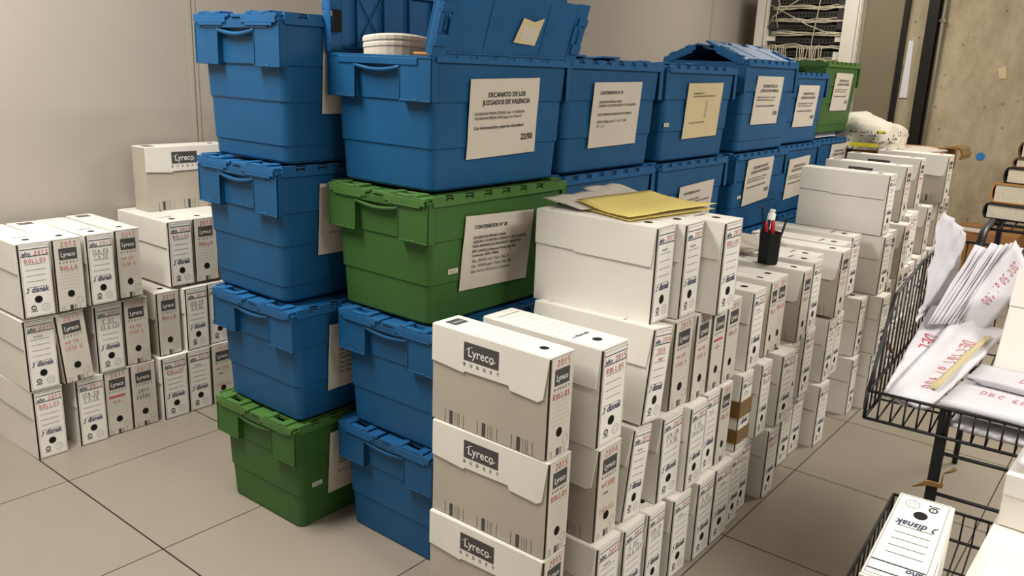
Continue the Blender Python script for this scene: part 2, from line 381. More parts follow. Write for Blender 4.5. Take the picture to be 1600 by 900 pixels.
def hand_mesh(kind, k):
    key = (kind, k)
    if key in HANDS: return HANDS[key]
    f2 = lambda a, c: (a, -.0013, c)
    b = MB(); g = kind == 'dark'
    yrs = ['2015', '2014', '2012', '2013', '2011', '2015']; y = yrs[k % 6]
    red = 'ink_red' if k in (0, 2, 4) else 'ink_pale_red'
    if g:
        b.hand(f2, y, -.022, .227, .017, red, .0008, k)
        if k == 0: b.hand(f2, 'ROLLOS', -.033, .147, .014, red, .0008, 3)
        elif k == 1: b.hand(f2, '~1300', -.028, .143, .014, red, .0009, 4); b.hand(f2, '~~~', -.02, .122, .009, 'ink_grey', .0006, 5); b.hand(f2, 'CASILL', -.031, .072, .014, red, .0008, 6)
        elif k == 2: b.hand(f2, 'ROLLO', -.028, .145, .014, red, .0008, 8)
        elif k == 3: b.hand(f2, '2011', -.022, .14, .013, 'ink_grey', .0008, 9); b.hand(f2, 'CASOS', -.03, .116, .013, 'ink_grey', .0008, 10)
        elif k == 4: b.rect(f2, -.034, .028, .149, .156, red); b.hand(f2, '~5~', -.02, .125, .012, red, .0006, 7)
        else: b.hand(f2, '~4 30', -.028, .144, .012, red, .0008, 11); b.hand(f2, 'CASE 0', -.03, .122, .012, red, .0008, 12)
    else:
        b.hand(f2, y, .0, .2135, .0135, red, .0008, k)
        if k in (0, 2): b.hand(f2, 'ROLLOS', -.031, .187, .0135, red, .0008, 20+k)
        elif k == 1: b.hand(f2, '2014', -.022, .186, .014, red, .0009, 21); b.hand(f2, '~~-', -.008, .164, .013, red, .0008, 22)
        elif k == 3: b.hand(f2, 'SENTEN', -.03, .187, .012, 'ink_grey', .0006, 23); b.hand(f2, '1 A 50', -.026, .167, .012, 'ink_grey', .0006, 24)
        elif k == 4: b.hand(f2, 'EJEC', -.022, .187, .013, 'ink_grey', .0007, 25); b.hand(f2, '24 A 152', -.032, .165, .012, 'ink_grey', .0006, 26)
        else: b.hand(f2, '~~~', -.02, .187, .012, 'ink_faint', .0006, 27)
    HANDS[key] = b.mesh('file_box_handwriting'); return HANDS[key]

def part(name, me, parent, label=None):
    o = bpy.data.objects.new(name, me); col.objects.link(o); o.parent = parent
    if label: o['label'] = label
    return o
def file_box(kind, x, y, z, w, label, group, hand=0, rz=0, tilt=0, ly=1, spine_tilt=0):
    me = BP[kind]
    r = empty('file_box', (x+w/2, y, z), rz)
    r.scale = (w/T_, ly, 1)
    r.rotation_euler = (0, tilt, rz)
    if tilt:   # keep the lower edge on its support
        r.location.z += abs(math.sin(tilt))*w/2*.98
    tag(r, label, 'box', group)
    part('body', me['body'], r)
    lf = part('lid_flap', me['lid_flap'], r); part('top_print', me['top_print'], lf)
    if 'flap_print' in me: part('flap_print', me['flap_print'], lf)
    sp = part('spine', me['spine'], r)
    part('finger_hole', me['finger_hole'], sp); part('printing', me['printing'], sp)
    if hand is not None: part('handwriting', hand_mesh(kind, hand), sp)
    return r
PL = 'white file box, blue-printed spine'
DK = 'grey file box, logo block'
ORD = ['first', 'second', 'third', 'fourth', 'fifth', 'sixth', 'seventh', 'eighth', 'ninth', 'tenth', 'eleventh', 'twelfth', 'thirteenth', 'fourteenth', 'fifteenth', 'sixteenth', 'seventeenth', 'eighteenth', 'nineteenth', 'twentieth', 'twenty-first', 'twenty-second', 'twenty-third', 'twenty-fourth', 'twenty-fifth', 'twenty-sixth']
def rowfill(rows, base, where, group):
    for lvl, (rowname, z, items) in enumerate(rows):
        for i, it in enumerate(items):
            k, x, w, y = it[:4]; opt = it[4] if len(it) > 4 else {}
            lab = opt.get('label') or '%s, %s in %s row %s' % (PL if k == 'p' else DK, ('%s from near end' % ORD[i]) if i*2 < len(items) else ('%s from far end' % ORD[len(items)-1-i]), rowname, where)
            rnd = random.Random(int((x+5)*977)+lvl*31)
            rz = opt.get('rz', R(rnd.uniform(-1.0, 1.0)))
            file_box('plain' if k == 'p' else 'dark', x, y, z + opt.get('dz', 0), w, lab, group, opt.get('hand', rnd.choice([0, 1, 2, 3, 4, 5])), rz, opt.get('tilt', 0), opt.get('ly', 1))
LV = .257
row1 = [('d', -.825, .09, .112, dict(hand=0)), ('p', -.69, .108, .045, dict(hand=5)), ('p', -.572, .108, .04, dict(hand=4)), ('p', -.456, .09, .033, dict(hand=3)),
        ('p', -.343, .10, .018, dict(hand=5)), ('p', -.205, .108, .012, dict(hand=4)), ('p', -.09, .115, .012, dict(hand=5)), ('p', .035, .09, .02), ('p', .135, .09, .035),
        ('p', .30, .098, .008, dict(hand=0)), ('p', .57, .105, .062), ('p', .69, .11, .066), ('p', .838, .105, .02, dict(hand=5)),
        ('p', 1.02, .10, .22), ('p', 1.262, .1, .03, dict(hand=5, rz=R(3), label='battered white file box with torn, buckled spine at the floor by the wire cart')),
        ('p', 1.392, .1, -.01), ('p', 1.52, .1, .05), ('d', 1.70, .1, .05), ('p', 1.86, .1, .05), ('p', 2.0, .1, .06), ('d', 2.12, .1, .06), ('p', 2.25, .1, .08), ('p', 2.40, .1, .08), ('p', 2.55, .1, .1), ('d', 2.70, .1, .1), ('p', 2.85, .1, .1), ('p', 3.0, .1, .13)]
row2 = [('d', -.822, .09, .113, dict(hand=0)), ('d', -.682, .1, .065, dict(hand=1)), ('p', -.565, .088, .055, dict(hand=5, tilt=R(7))), ('p', -.402, .112, .044, dict(hand=3)),
        ('p', -.285, .098, .022, dict(hand=4)), ('p', -.165, .085, .034, dict(hand=5)), ('d', -.075, .075, .03, dict(hand=2)),
        ('p', .058, .085, .024, dict(hand=5, label='white file box wrapped in two bands of brown tape, middle of the long stack')),
        ('p', .20, .078, .018, dict(hand=0)), ('p', .335, .105, .002, dict(hand=5, rz=R(-2), label='bulging white file box with swollen side, second row of long stack')), ('p', .455, .1, .03), ('p', .655, .105, .045), ('p', .873, .09, .033), ('p', .967, .09, .036),
        ('p', 1.10, .1, .2), ('p', 1.29, .1, .04, dict(hand=5)), ('p', 1.398, .11, -.02), ('p', 1.55, .1, .05), ('d', 1.70, .1, .05), ('d', 1.97, .105, .07), ('d', 2.09, .1, .075), ('p', 2.22, .1, .08), ('p', 2.40, .1, .09), ('p', 2.55, .1, .1), ('d', 2.70, .1, .1), ('p', 2.84, .1, .11), ('p', 3.0, .1, .13)]
row3 = [('d', -.825, .092, .122, dict(hand=0)), ('p', -.69, .112, .07, dict(hand=0)), ('p', -.515, .1, .05, dict(hand=1, tilt=R(7))), ('d', -.36, .1, .055, dict(hand=5)), ('d', -.257, .092, .045, dict(hand=5)),
        ('d', -.155, .085, .043, dict(hand=4, label='greyish file box with red highlighted stripe under its charcoal block, third row')), ('d', -.065, .09, .042, dict(hand=2)),
        ('p', .092, .095, .032, dict(hand=5)), ('d', .262, .062, .045, dict(hand=2)), ('d', .327, .085, .05, dict(hand=0)), ('d', .495, .082, .025, dict(hand=2)),
        ('p', .60, .09, .03, dict(dz=.012, hand=5)), ('p', .695, .09, .06, dict(dz=.012, hand=5)), ('d', .87, .10, .02, dict(dz=.012, hand=5)), ('p', 1.0, .11, .06, dict(dz=.012)), ('p', 1.22, .11, .09, dict(dz=.012)),
        ('p', 1.405, .115, .012, dict(hand=5)), ('d', 1.545, .1, .03), ('d', 1.79, .1, .03), ('p', 2.09, .115, .09), ('p', 2.225, .1, .1), ('p', 2.37, .1, .24), ('d', 2.52, .1, .1), ('d', 2.83, .11, .112), ('d', 3.0, .1, .12)]
LONG = 'file boxes in the long stack in front of the crates'
rowfill([('bottom', 0, row1), ('second', LV, row2), ('third', 2*LV, row3)], 0, 'of the long stack', LONG)
top = [('p', -.452, .098, .084, dict(hand=5, label='white file box with broad blank side, under the yellow folder, leading the top row')),
       ('p', -.348, .1, .058, dict(hand=5, label='white file box in the middle of the three under the yellow folder')),
       ('p', -.24, .106, .0, dict(hand=2, label='white file box with spine jutting out furthest along beside the yellow folder')),
       ('p', 1.39, .1, .026, dict(hand=5, label='white file box standing highest right behind the pen cup, before the blue crates')),
       ('d', 1.86, .1, .078, dict(label='file box in the upper far group, second behind the pen cup')),
       ('d', 2.36, .09, .135, dict(label='file box in the upper far group, third behind the pen cup')),
       ('d', 2.74, .12, .083, dict(label='last file box of the upper far group, next to the brown cardboard'))]
rowfill([('top', 3*LV+.001, top)], 0, '', LONG)
# brown tape round one box
b = MB()
for z0, z1 in ((LV+.028, LV+.073), (LV+.113, LV+.168)):
    b.box(.0535, .0575, .022, .38, z0, z1, 'tape_brown'); b.box(.0535, .1455, .0205, .0225, z0, z1, 'tape_brown')
tp = b.build('packing_tape'); tag(tp, 'two shiny brown tape bands round the white file box mid stack', 'tape')
for o in list(col.objects):
    if o.get('label', '').startswith('white file box wrapped'):
        del tp['label']; del tp['category']; tp.parent = o; bpy.context.view_layer.update(); tp.matrix_parent_inverse = o.matrix_world.inverted()
        tp['label'] = 'brown packing tape bands'

WL = 'file boxes stacked three high against the wall'
lv = .2552
def lrow(z, items): return z, items
wall_rows = [('bottom', 0, [('p', -1.2, .1, 2.02, dict(hand=2)), ('p', -1.055, .1, 2.02, dict(hand=3)), ('d', -.953, .098, 2.03, dict(hand=4)), ('d', -.853, .1, 2.03, dict(hand=3)), ('p', -.731, .104, 2.02, dict(hand=0)), ('p', -.622, .1, 2.025, dict(hand=5)), ('d', -.515, .1, 2.03), ('p', -.41, .1, 2.04)]),
    ('middle', lv+.001, [('p', -1.206, .1, 2.015, dict(hand=5)), ('d', -1.092, .1, 2.005, dict(hand=5, tilt=R(-4))), ('p', -.966, .1, 2.025, dict(hand=4)), ('d', -.858, .096, 2.033, dict(hand=5)), ('d', -.722, .092, 2.043, dict(hand=2)), ('p', -.611, .095, 2.03, dict(hand=3)), ('p', -.51, .1, 2.04), ('d', -.405, .1, 2.04)]),
    ('upper', 2*lv+.012, [('p', -1.206, .102, 1.993, dict(hand=2)), ('d', -1.096, .096, 1.995, dict(hand=2)), ('p', -.982, .094, 2.0, dict(hand=3)), ('d', -.872, .09, 2.018, dict(hand=5)), ('p', -.655, .098, 2.046, dict(hand=2)), ('d', -.548, .1, 2.05, dict(hand=2)), ('d', -.44, .1, 2.05)])]
rowfill(wall_rows, 0, 'of the wall stack', WL)
r = file_box('dark', 0, 0, 0, .1, 'greyish file box lying broadside on top of the wall stack, logo facing out', WL, None)
r.location = (-.60+.37, 2.28+.05, 3*lv+.013); r.rotation_euler = (0, 0, R(90))

# ------------------------------------------------------------------ lidded crates
def rrect(hx, hy, r, z, n=4):
    out = []
    for cx, cy, a0 in ((hx-r, hy-r, 0), (-hx+r, hy-r, 90), (-hx+r, -hy+r, 180), (hx-r, -hy+r, 270)):
        for k in range(n+1):
            a = R(a0+90*k/n); out.append((cx+r*math.cos(a), cy+r*math.sin(a), z))
    return out
def loft(b, rings, m, cap0=True, cap1=True, smooth=False):
    n = len(rings[0]); vs = [v for g in rings for v in g]; fs = []
    for i in range(len(rings)-1):
        for k in range(n): fs.append((i*n+k, i*n+(k+1) % n, (i+1)*n+(k+1) % n, (i+1)*n+k))
    b.add(vs, fs, m, smooth)
    if cap0: b.add(rings[0], [tuple(range(n-1, -1, -1))], m)
    if cap1: b.add(rings[-1], [tuple(range(n))], m)
CH = .356
def crate_meshes(c, tall=False):
    P = {}; body, lid = c, c+'_lid'
    b = MB()
    prof = [(.262, .168, 0), (.267, .173, .006), (.2715, .1775, .108), (.275, .181, .112), (.2785, .184, .225), (.2825, .188, .230), (.286, .1925, .318), (.286, .1925, .340)]
    if tall: prof = [(.262, .168, 0), (.267, .173, .006), (.2685, .1745, .040), (.2715, .1775, .044), (.2745, .1805, .145), (.278, .184, .150), (.281, .187, .230), (.286, .1925, .234), (.286, .1925, .340)]
    rings = [rrect(hx, hy, .022, z) for hx, hy, z in prof]
    rings += [rrect(.278, .1845, .016, .340), rrect(.262, .168, .016, .06)]
    loft(b, rings, body)
    # rim flange and skirt strip under the lid
    loft(b, [rrect(.288, .198, .012, .326), rrect(.292, .1985, .012, .340), rrect(.280, .186, .012, .340)], body, False, False)
    P['body'] = b.mesh('crate_body')
    # end handle: two hollow brackets, rim lip and grip bar (end at -x)
    b = MB()
    def bracket(y0, y1):
        x0, x1, z0, z1 = -.300, -.276, .228, .338
        t = .0035
        b.box(x0, x0+t, y0, y1, z0, z1, body)
        b.box(x0, x1, y0, y0+t, z0, z1, body); b.box(x0, x1, y1-t, y1, z0, z1, body); b.box(x0, x1, y0, y1, z1-t, z1, body)
        b.box(x0-.002, x0, y0, y1, z0, z0+.004, body); b.box(x0-.002, x0, y0, y0+.004, z0, z1-.012, body); b.box(x0-.002, x0, y1-.004, y1, z0, z1-.012, body)
        b.box(x0-.003, x0, (y0+y1)/2-.012, (y0+y1)/2+.012, z0, z0+.007, body)
    bracket(-.197, -.083); bracket(.083, .197)
    b.box(-.302, -.276, -.199, .199, .332, .340, body)
    b.box(-.303, -.299, -.15, .15, .316, .334, body)
    P['handle'] = b.mesh('crate_handle', .0012)
    b = MB()
    pts = [(-.298, -.086+.172*k/10, .312-.010*math.sin(math.pi*k/10)) for k in range(11)]
    b.tube(pts, .0055, body, 8)
    P['grip_bar'] = b.mesh('crate_grip')
    # lid half, hinge along local y=0, reaching +y to the middle; z=0 at the hinge plane
    b = MB()
    D = .186
    edge = [(-.300, D)]
    xs = [-.252, -.19, -.17, -.10, -.08, -.01, .01, .08, .10, .17, .19, .252]
    up = True
    for k in range(0, len(xs), 2):
        d = .018 if up else -.018
        edge += [(xs[k], D+d), (xs[k+1], D+d)]; up = not up
    edge += [(.300, D)]
    slots = []
    def plate(poly, z0, z1): b.prism(poly, (z0, z1), lid, 'z')
    # plate made of strips so that the grip slots stay open
    plate([(-.252, 0), (.252, 0)] + [(x, y) for x, y in reversed(edge) if abs(x) <= .2525] , 0, .007)
    for sx in (-1, 1):
        f = lambda x0, x1, y0, y1, z0, z1, m=lid: b.box(min(sx*x0, sx*x1), max(sx*x0, sx*x1), y0, y1, z0, z1, m)
        f(.252, .306, 0, .055, 0, .009); f(.252, .306, .110, D+(.016 if sx < 0 else -.016), 0, .008); f(.252, .266, .055, .110, 0, .012); f(.290, .306, .055, .110, 0, .012)
        f(.262, .306, .028, .055, .009, .015); f(.262, .306, .110, .132, .008, .015)
        f(.302, .3065, .004, D-.03, -.013, .003); f(.302, .3065, .02, .14, -.019, -.013)
        f(.262, .294, .052, .113, -.016, -.012, 'dark_hole')
    # top ribs
    for x in (-.12, .12): b.box(x-.0015, x+.0015, .02, D-.03, .007, .0085, lid)
    b.box(-.25, .25, .010, .014, .007, .011, lid)
    # underside stiffening
    for x in (-.2, -.1, 0, .1, .2): b.box(x-.0035, x+.0035, .012, D-.02, -.012, 0, lid)
    for y in (.012, D-.024): b.box(-.25, .25, y, y+.004, -.012, 0, lid)
    for x in (-.2, .1):
        for (xa, ya), (xb, yb) in (((x, .02), (x+.1, .16)), ((x+.1, .02), (x, .16))):
            b.tube([(xa, ya, -.005), (xb, yb, -.005)], .003, lid, 4)
    P['lid_half'] = b.mesh('crate_lid_half', .0011)
    # hinge skirt along the long side (crate coordinates, side -y)
    b = MB()
    zt, zb = .353, .326
    b.box(-.285, .285, -.2015, -.1985, zb, .338, lid)
    x = -.285; k = 0
    segs = [.045, .030, .045, .032, .045, .030, .045, .034, .045, .030, .045, .032, .112]
    for w in segs:
        if k % 2 == 0: b.box(x, min(.285, x+w), -.2015, -.194, .338, zt, lid)
        else:
            b.box(x+.006, x+w-.006, -.2000, -.195, .338, .342, lid); b.box(x, x+w, -.1955, -.1945, .338, .3525, 'dark_hole')
        x += w; k += 1
    b.tube([(-.286, -.193, .347), (.286, -.193, .347)], .0035, lid, 6)
    P['hinge'] = b.mesh('crate_hinge')
    return P
CP = {(c, t): crate_meshes(c, t) for c in ('blue', 'green') for t in (False, True)}
SIGNS = {}
def sign_mesh(key, lines, m='paper'):
    """A4 landscape sheet glued to the label side; lines = (text, x, y, size, align, bold)"""
    b = MB(); W, Hh = .297, .21; n = 8
    rnd = random.Random(sum(map(ord, key)))
    g = [[(-W/2+W*i/n, -.0015-.0018*rnd.random(), Hh*j/4) for i in range(n+1)] for j in range(5)]
    vs = [p for row in g for p in row]
    b.add(vs, [(j*(n+1)+i, j*(n+1)+i+1, (j+1)*(n+1)+i+1, (j+1)*(n+1)+i) for j in range(4) for i in range(n)], m)
    t = MB(); fn = lambda a, c: (a, -.0042, c)
    for tx, x, y, s, al, bo in lines: t.type(fn, tx, x, y, s, 'ink_black', align=al, bold=bo)
    return b.mesh('crate_sign'), t.mesh('crate_sign_type')
def dean(num):
    return [('DECANATO DE LOS', .005, .162, .0128, 'c', .03), ('JUZGADOS DE VALENCIA', .005, .142, .0128, 'c', .03),
            ('DILIGENCIAS PREVIAS 2752/02 J. Instr. 13 VALENCIA', -.125, .116, .0068, 'l', .02), ('DILIGENCIAS PREVIAS 3292/2 Juzg. Instr. (Pieza 5ª)', -.125, .104, .0068, 'l', .02),
            ('Con documentación y soportes informáticos', -.125, .078, .0085, 'l', .03), (num, .105, .040, .017, 'c', .03)]
def cont(num, ex):
    return [('CONTENEDOR Nº ' + num, -.11, .172, .0105, 'l', .03), ('DILIGENCIAS PREVIAS 2752/02', -.11, .144, .0075, 'l', .025), ('JUZGADO DE INSTRUCCION Nº 21 DE VALENCIA', -.11, .132, .0075, 'l', .025)] + ex
SIGNS['a'] = sign_mesh('a', dean('22/50'))
SIGNS['b'] = sign_mesh('b', cont('32', [('PIEZA SEPARADA DE MUESTRAS DOCUMENTAL', -.11, .104, .0072, 'l', .025), ('INDICE Diligencias Nº 2, 3, 4, 7, 2007', -.11, .080, .0085, 'l', .01), ('Nº 1, 2, 3.', -.11, .066, .0085, 'l', .01)]))
SIGNS['c'] = sign_mesh('c', [('CONTENEDOR Nº 6', -.10, .168, .007, 'l', .02), ('DILIGENCIAS PREVIAS 2752/02 INSTRUCCION Nº 21', -.10, .157, .006, 'l', .02)] + [('Caja %d' % k, .02, .148-.010*k, .006, 'c', 0) for k in range(1, 8)] + [('Documentación y soportes informáticos', -.11, .058, .006, 'l', .02)], 'paper_old')
SIGNS['d'] = sign_mesh('d', dean('17/50')); SIGNS['e'] = sign_mesh('e', dean('19/50')); SIGNS['f'] = sign_mesh('f', dean('15/50')); SIGNS['h'] = sign_mesh('h', dean('8/50'))
SIGNS['g'] = sign_mesh('g', cont('28', [('PIEZA SEPARADA DE REGISTROS Y MUESTRAS', -.11, .119, .0075, 'l', .025), ('EXP. (1009/CL) Diligencias Previas Juzg. Instr.', -.11, .105, .0075, 'l', .025), ('Contenedor (0001 a 0020)', -.11, .093, .0075, 'l', .025),
         ('-Exp. 1000/06 sola 1 Fase.  Exp. 21', -.11, .077, .0085, 'l', 0), ('-Exp. 1000/06 agdt. 2 Stalu, Fase 300.', -.11, .062, .0085, 'l', 0), ('-Exp. Servicio Residuos y Consumo', -.11, .047, .0085, 'l', 0)]))
SIGNS['k'] = sign_mesh('k', cont('12', [('DILIGENCIAS PREVIAS 2752', -.11, .105, .0085, 'l', .02), ('REGISTROS ENTRADA', -.11, .092, .0085, 'l', .02), ('Nº 4, 5 y 6', -.11, .06, .0085, 'l', 0)]))
bst = MB(); bst.box(-.019, .019, -.0015, 0, 0, .014, 'paper'); 
for k in range(3): bst.rect(lambda a, c: (a, -.0018, c), -.012, .012-.006*(k % 2), .003+.003*k, .004+.003*k, 'green')
STICK = bst.mesh('crate_sticker')

def crate(c, x, y, z, label, group, open_=(0, 0), sign=None, sx=0, sz=.085, stilt=0, sticker=None, rz=0, hs=1):
    """x = end face (near end), y = label side face"""
    P = CP[(c, hs > 1)]
    r = empty('lidded_crate', (x+.30, y+.20, z), rz)
    r.scale = (1, 1, hs)
    tag(r, label, 'crate', group)
    part('body', P['body'], r)
    for e in (0, 1):
        h = part('handle', P['handle'], r); g = part('grip_bar', P['grip_bar'], h)
        if e: h.rotation_euler = (0, 0, math.pi)
    for e in (0, 1):
        l = part('lid_half', P['lid_half'], r); l.location = (0, -.192 if e == 0 else .192, .3405)
        l.rotation_euler = (open_[e], 0, 0) if e == 0 else (open_[e], 0, math.pi)
        hg = part('hinge', P['hinge'], r)
        if e: hg.rotation_euler = (0, 0, math.pi)
    if sign:
        s, t = SIGNS[sign]
        tl = R(4.0)
        q = part('paper_sign', s, r); q.location = (sx, -(.1765+(sz-.085)*.076)-.0045, sz); q.rotation_euler = (tl, stilt, 0)
        q.scale = (1, 1, 1/hs)
        part('typed_text', t, q)
    if sticker:
        q = part('small_sticker', STICK, r); q.location = (sticker[0], -.1835, sticker[1])
    return r
CG1 = 'crates in the free-standing front stack'; CG2 = 'crates in the stack with the open crate'; CG3 = 'crates in the row along the aisle'
P_ = .3575
crate('green', -.90, .972, 0, 'green lidded crate on the floor under the tall stack of blue ones', CG1, sign='k', sx=-.02, sz=.085, sticker=(-.21, .13), rz=R(.6))
crate('blue', -.90, .960, P_, 'blue lidded crate directly on top of the floor-level green crate', CG1, sign='g', sx=-.02, sz=.075)
crate('blue', -.905, .995, 2*P_+.001, 'blue lidded crate, third from the floor in the stack nearest the wall boxes', CG1, sign='k', sx=-.01, sz=.115, rz=R(-.8), hs=1.118)
crate('blue', -.905, .972, 2*P_+.4005, 'blue lidded crate on top of the closed stack nearest the wall boxes', CG1, sign='d', sx=-.01, sz=.12, hs=1.118)
crate('blue', -.757, .545, 0, 'blue lidded crate on the floor, bottom of the stack behind the logo boxes', CG2)
crate('blue', -.765, .530, P_, 'blue lidded crate carrying the green crate with the long typed sign', CG2, rz=R(.5))
crate('green', -.765, .563, 2*P_+.001, 'green lidded crate with long typed sign, held between two blue crates', CG2, sign='g', sx=-.015, sz=.075, stilt=R(2), sticker=(-.19, .135), rz=R(-.6))
OPENC = crate('blue', -.757, .572, 3*P_+.002, 'open blue crate with raised lid flaps, sign numbered 22/50', CG2, open_=(R(106), R(91)), sign='a', sx=0, sz=.082, stilt=R(-1.5))
crate('blue', -.145, .6, 3*P_+.002, 'blue crate, typed CONTENEDOR 32 sign, beside the open crate', CG3, open_=(R(2), R(7)), sign='b', sx=.01, sz=.078, stilt=R(-1))
crate('blue', .48, .6, 3*P_+.002, 'blue crate with yellowed list sign, upper level of the crate row', CG3, open_=(R(2), R(5)), sign='c', sx=.03, sz=.082, stilt=R(-1), sticker=(-.25, .13))
crate('blue', 1.16, .6, 3*P_+.002, 'blue crate with lid halves tented up into a peak', CG3, open_=(R(20), R(20)), sign='d', sx=-.02, sz=.105, hs=1.118)
crate('blue', 1.79, .66, 3*P_+.002, 'blue crate between the tented-lid crate and the green crate by the rack', CG3, sign='e', sx=.02, sz=.082)
crate('green', 2.44, .70, 3*P_+.029, 'green lidded crate high up in front of the network rack', CG3, sign='f', sx=.02, sz=.112, hs=1.118)
crate('blue', -.145, .6, 2*P_+.001, 'blue crate under the CONTENEDOR 32 crate, half hidden by the yellow folder', CG3)
crate('blue', .48, .6, 2*P_+.001, 'blue crate under the yellowed-list crate, sign partly hidden by file boxes', CG3, sign='b', sx=.04, sz=.05, stilt=R(-2))
crate('blue', 1.16, .6, 2*P_+.001, 'blue crate under the tented-lid crate, slanted sign and tiny sticker', CG3, sign='d', sx=-.02, sz=.12, stilt=R(-3), sticker=(-.20, .15))
crate('blue', 1.79, .66, 2*P_+.001, 'blue crate lower in the row, cut off by the tall white file box', CG3, sign='e', sx=.02, sz=.075, stilt=R(-2))
crate('blue', 2.44, .70, 2*P_+.001, 'shaded blue crate under the green crate near the network rack', CG3, sign='h', sx=.1, sz=.11)
for x, y in ((-.145, .6), (.48, .6), (1.16, .6), (1.79, .66), (2.44, .70)):
    for k in (0, 1):
        crate('blue', x, y, k*P_, 'blue crate low in the row, hidden behind the long file box stack', CG3)
b = MB()
for k in range(3): b.box(2.56+.004*k, 2.90+.003*k, .755+.003*(k % 3), 1.0, 3*P_+.0022+.008*k, 3*P_+.0092+.008*k, 'paper_white')
tag(b.build('paper_ream'), 'thin pile of white paper squeezed under the green crate near the rack', 'paper')

# contents of the open crate
b = MB()
rings = []
for z, q in ((1.20, .96), (1.395, 1.0), (1.433, 1.0), (1.436, 1.02), (1.444, 1.02), (1.447, 1.0), (1.452, 1.03), (1.461, 1.03), (1.464, 1.0), (1.466, .99), (1.467, .6)):
    rings.append([(-.632+.088*q*math.cos(2*math.pi*k/28), .825+.095*q*math.sin(2*math.pi*k/28), z+.004*math.sin(4*math.pi*k/28)) for k in range(28)])
loft(b, rings, 'paper', smooth=False)
tag(b.build('rolled_paper'), 'thick white roll of layered papers sticking out of the open crate', 'paper roll')
b = MB(); b.prism([(-.73, .60), (-.60, .60), (-.59, .67), (-.66, .70), (-.735, .66)], (1.418, 1.424), 'book_tan', 'z'); b.T = Matrix.Identity(4)
tag(b.build('brown_envelope'), 'scrap of tan envelope beside the paper roll in the open crate', 'envelope')
# remains of a torn label on the raised flap
fl = [o for o in OPENC.children if o.name.startswith('lid_half')][0]
b = MB(); b.prism([(-.01, .05), (.085, .045), (.10, .12), (.06, .108), (.01, .116)], (.0112, .0122), 'paper_old', 'z'); b.prism([(.012, .058), (.075, .054), (.078, .09), (.016, .096)], (.0122, .0127), 'paper', 'z')
o = b.build('torn_label', fl); o['label'] = 'torn tan remnant of a glued label'
# ------------------------------------------------------------------ on top of the long stack
def patch(name, quad, m, n=8, thick=.003, noise=.004, seed=1, curl=0, writing=None, sag=0, parent=None, crumple=1):
    """sheet or wrapped bundle over quad (lower-left, lower-right, upper-right, upper-left); writing=(text,u,v,h,mat,along)"""
    rnd = random.Random(seed)
    A, B, C, D = [Vector(p) for p in quad]
    N = (B-A).cross(D-A).normalized()
    W = [[rnd.uniform(-1, 1) for _ in range(n+1)] for _ in range(n+1)]
    def P(u, v, o=0):
        p = (A*(1-u)+B*u)*(1-v)+(D*(1-u)+C*u)*v
        i, j = min(n-1, max(0, int(u*n))), min(n-1, max(0, int(v*n))); fu, fv = u*n-i, v*n-j
        w = (W[i][j]*(1-fu)+W[i+1][j]*fu)*(1-fv)+(W[i][j+1]*(1-fu)+W[i+1][j+1]*fu)*fv
        return p + N*(o + noise*w - sag*4*u*(1-u) + curl*(2*v-1)**2)
    b = MB(); k = n*2
    tops = [P(i/k, j/k) for j in range(k+1) for i in range(k+1)]
    def rim(u, v): return min(1, 5*min(u, 1-u, v, 1-v)+.35)
    bots = [P(i/k, j/k, -thick*rim(i/k, j/k)) for j in range(k+1) for i in range(k+1)]
    st = k+1; off = st*st
    fs = [(j*st+i, j*st+i+1, (j+1)*st+i+1, (j+1)*st+i) for j in range(k) for i in range(k)]
    fb = [tuple(off+q for q in reversed(f)) for f in fs]
    bd = [i for i in range(k)] + [k+st*j for j in range(k)] + [k*st+k-i for i in range(k)] + [st*(k-j) for j in range(k)]
    sd = [(bd[(q+1) % len(bd)], bd[q], bd[q]+off, bd[(q+1) % len(bd)]+off) for q in range(len(bd))]
    b.add(tops+bots, fs+fb+sd, m, True)
    o = b.build(name, parent)
    if writing:
        w = MB()
        for tx, a0, c0, h, mm, along, pen in writing:
            # a runs along the writing in metres, c across it
            lu, lv = (B-A).length, (D-A).length
            if along == 'down': fn = lambda a, c: P(min(.99, max(.01, c/lu)), min(.99, max(.01, 1-a/lv)), .0012)
            elif along == 'up': fn = lambda a, c: P(min(.99, max(.01, 1-c/lu)), min(.99, max(.01, a/lv)), .0012)
            else: fn = lambda a, c: P(min(.99, max(.01, a/lu)), min(.99, max(.01, c/lv)), .0012)
            w.hand(fn, tx, a0, c0, h, mm, pen, 5)
        w.build('handwriting', o)
    return o

zt = 4*LV+.001
b = MB()
e = None
fo = empty('paper_folder', (0, 0, 0)); tag(fo, 'yellow card folder lying across the three topmost front file boxes', 'folder')
patch('cover', [(-.455, .165, zt+.006), (-.09, .10, zt+.012), (-.075, .325, zt+.020), (-.375, .385, zt+.016)], 'folder_yellow', 5, .002, .0015, 3, curl=.008, parent=fo)
patch('back_cover', [(-.452, .168, zt+.003), (-.09, .105, zt+.005), (-.078, .325, zt+.006), (-.378, .382, zt+.004)], 'folder_yellow', 5, .002, .0004, 4, parent=fo)
patch('inner_sheets', [(-.44, .178, zt+.005), (-.10, .118, zt+.007), (-.09, .315, zt+.010), (-.37, .372, zt+.008)], 'paper', 5, .002, .0004, 5, parent=fo)
patch('loose_papers', [(-.43, .33, zt+.008), (-.25, .29, zt+.010), (-.21, .45, zt+.024), (-.41, .475, zt+.020)], 'paper', 5, .005, .0025, 11)
tag(bpy.data.objects['loose_papers'], 'crumpled grey-white papers behind the yellow folder, against the crates', 'papers')
patch('loose_papers.001', [(-.24, .36, zt+.008), (-.06, .33, zt+.012), (-.03, .47, zt+.03), (-.20, .485, zt+.03)], 'paper', 5, .004, .0025, 12)
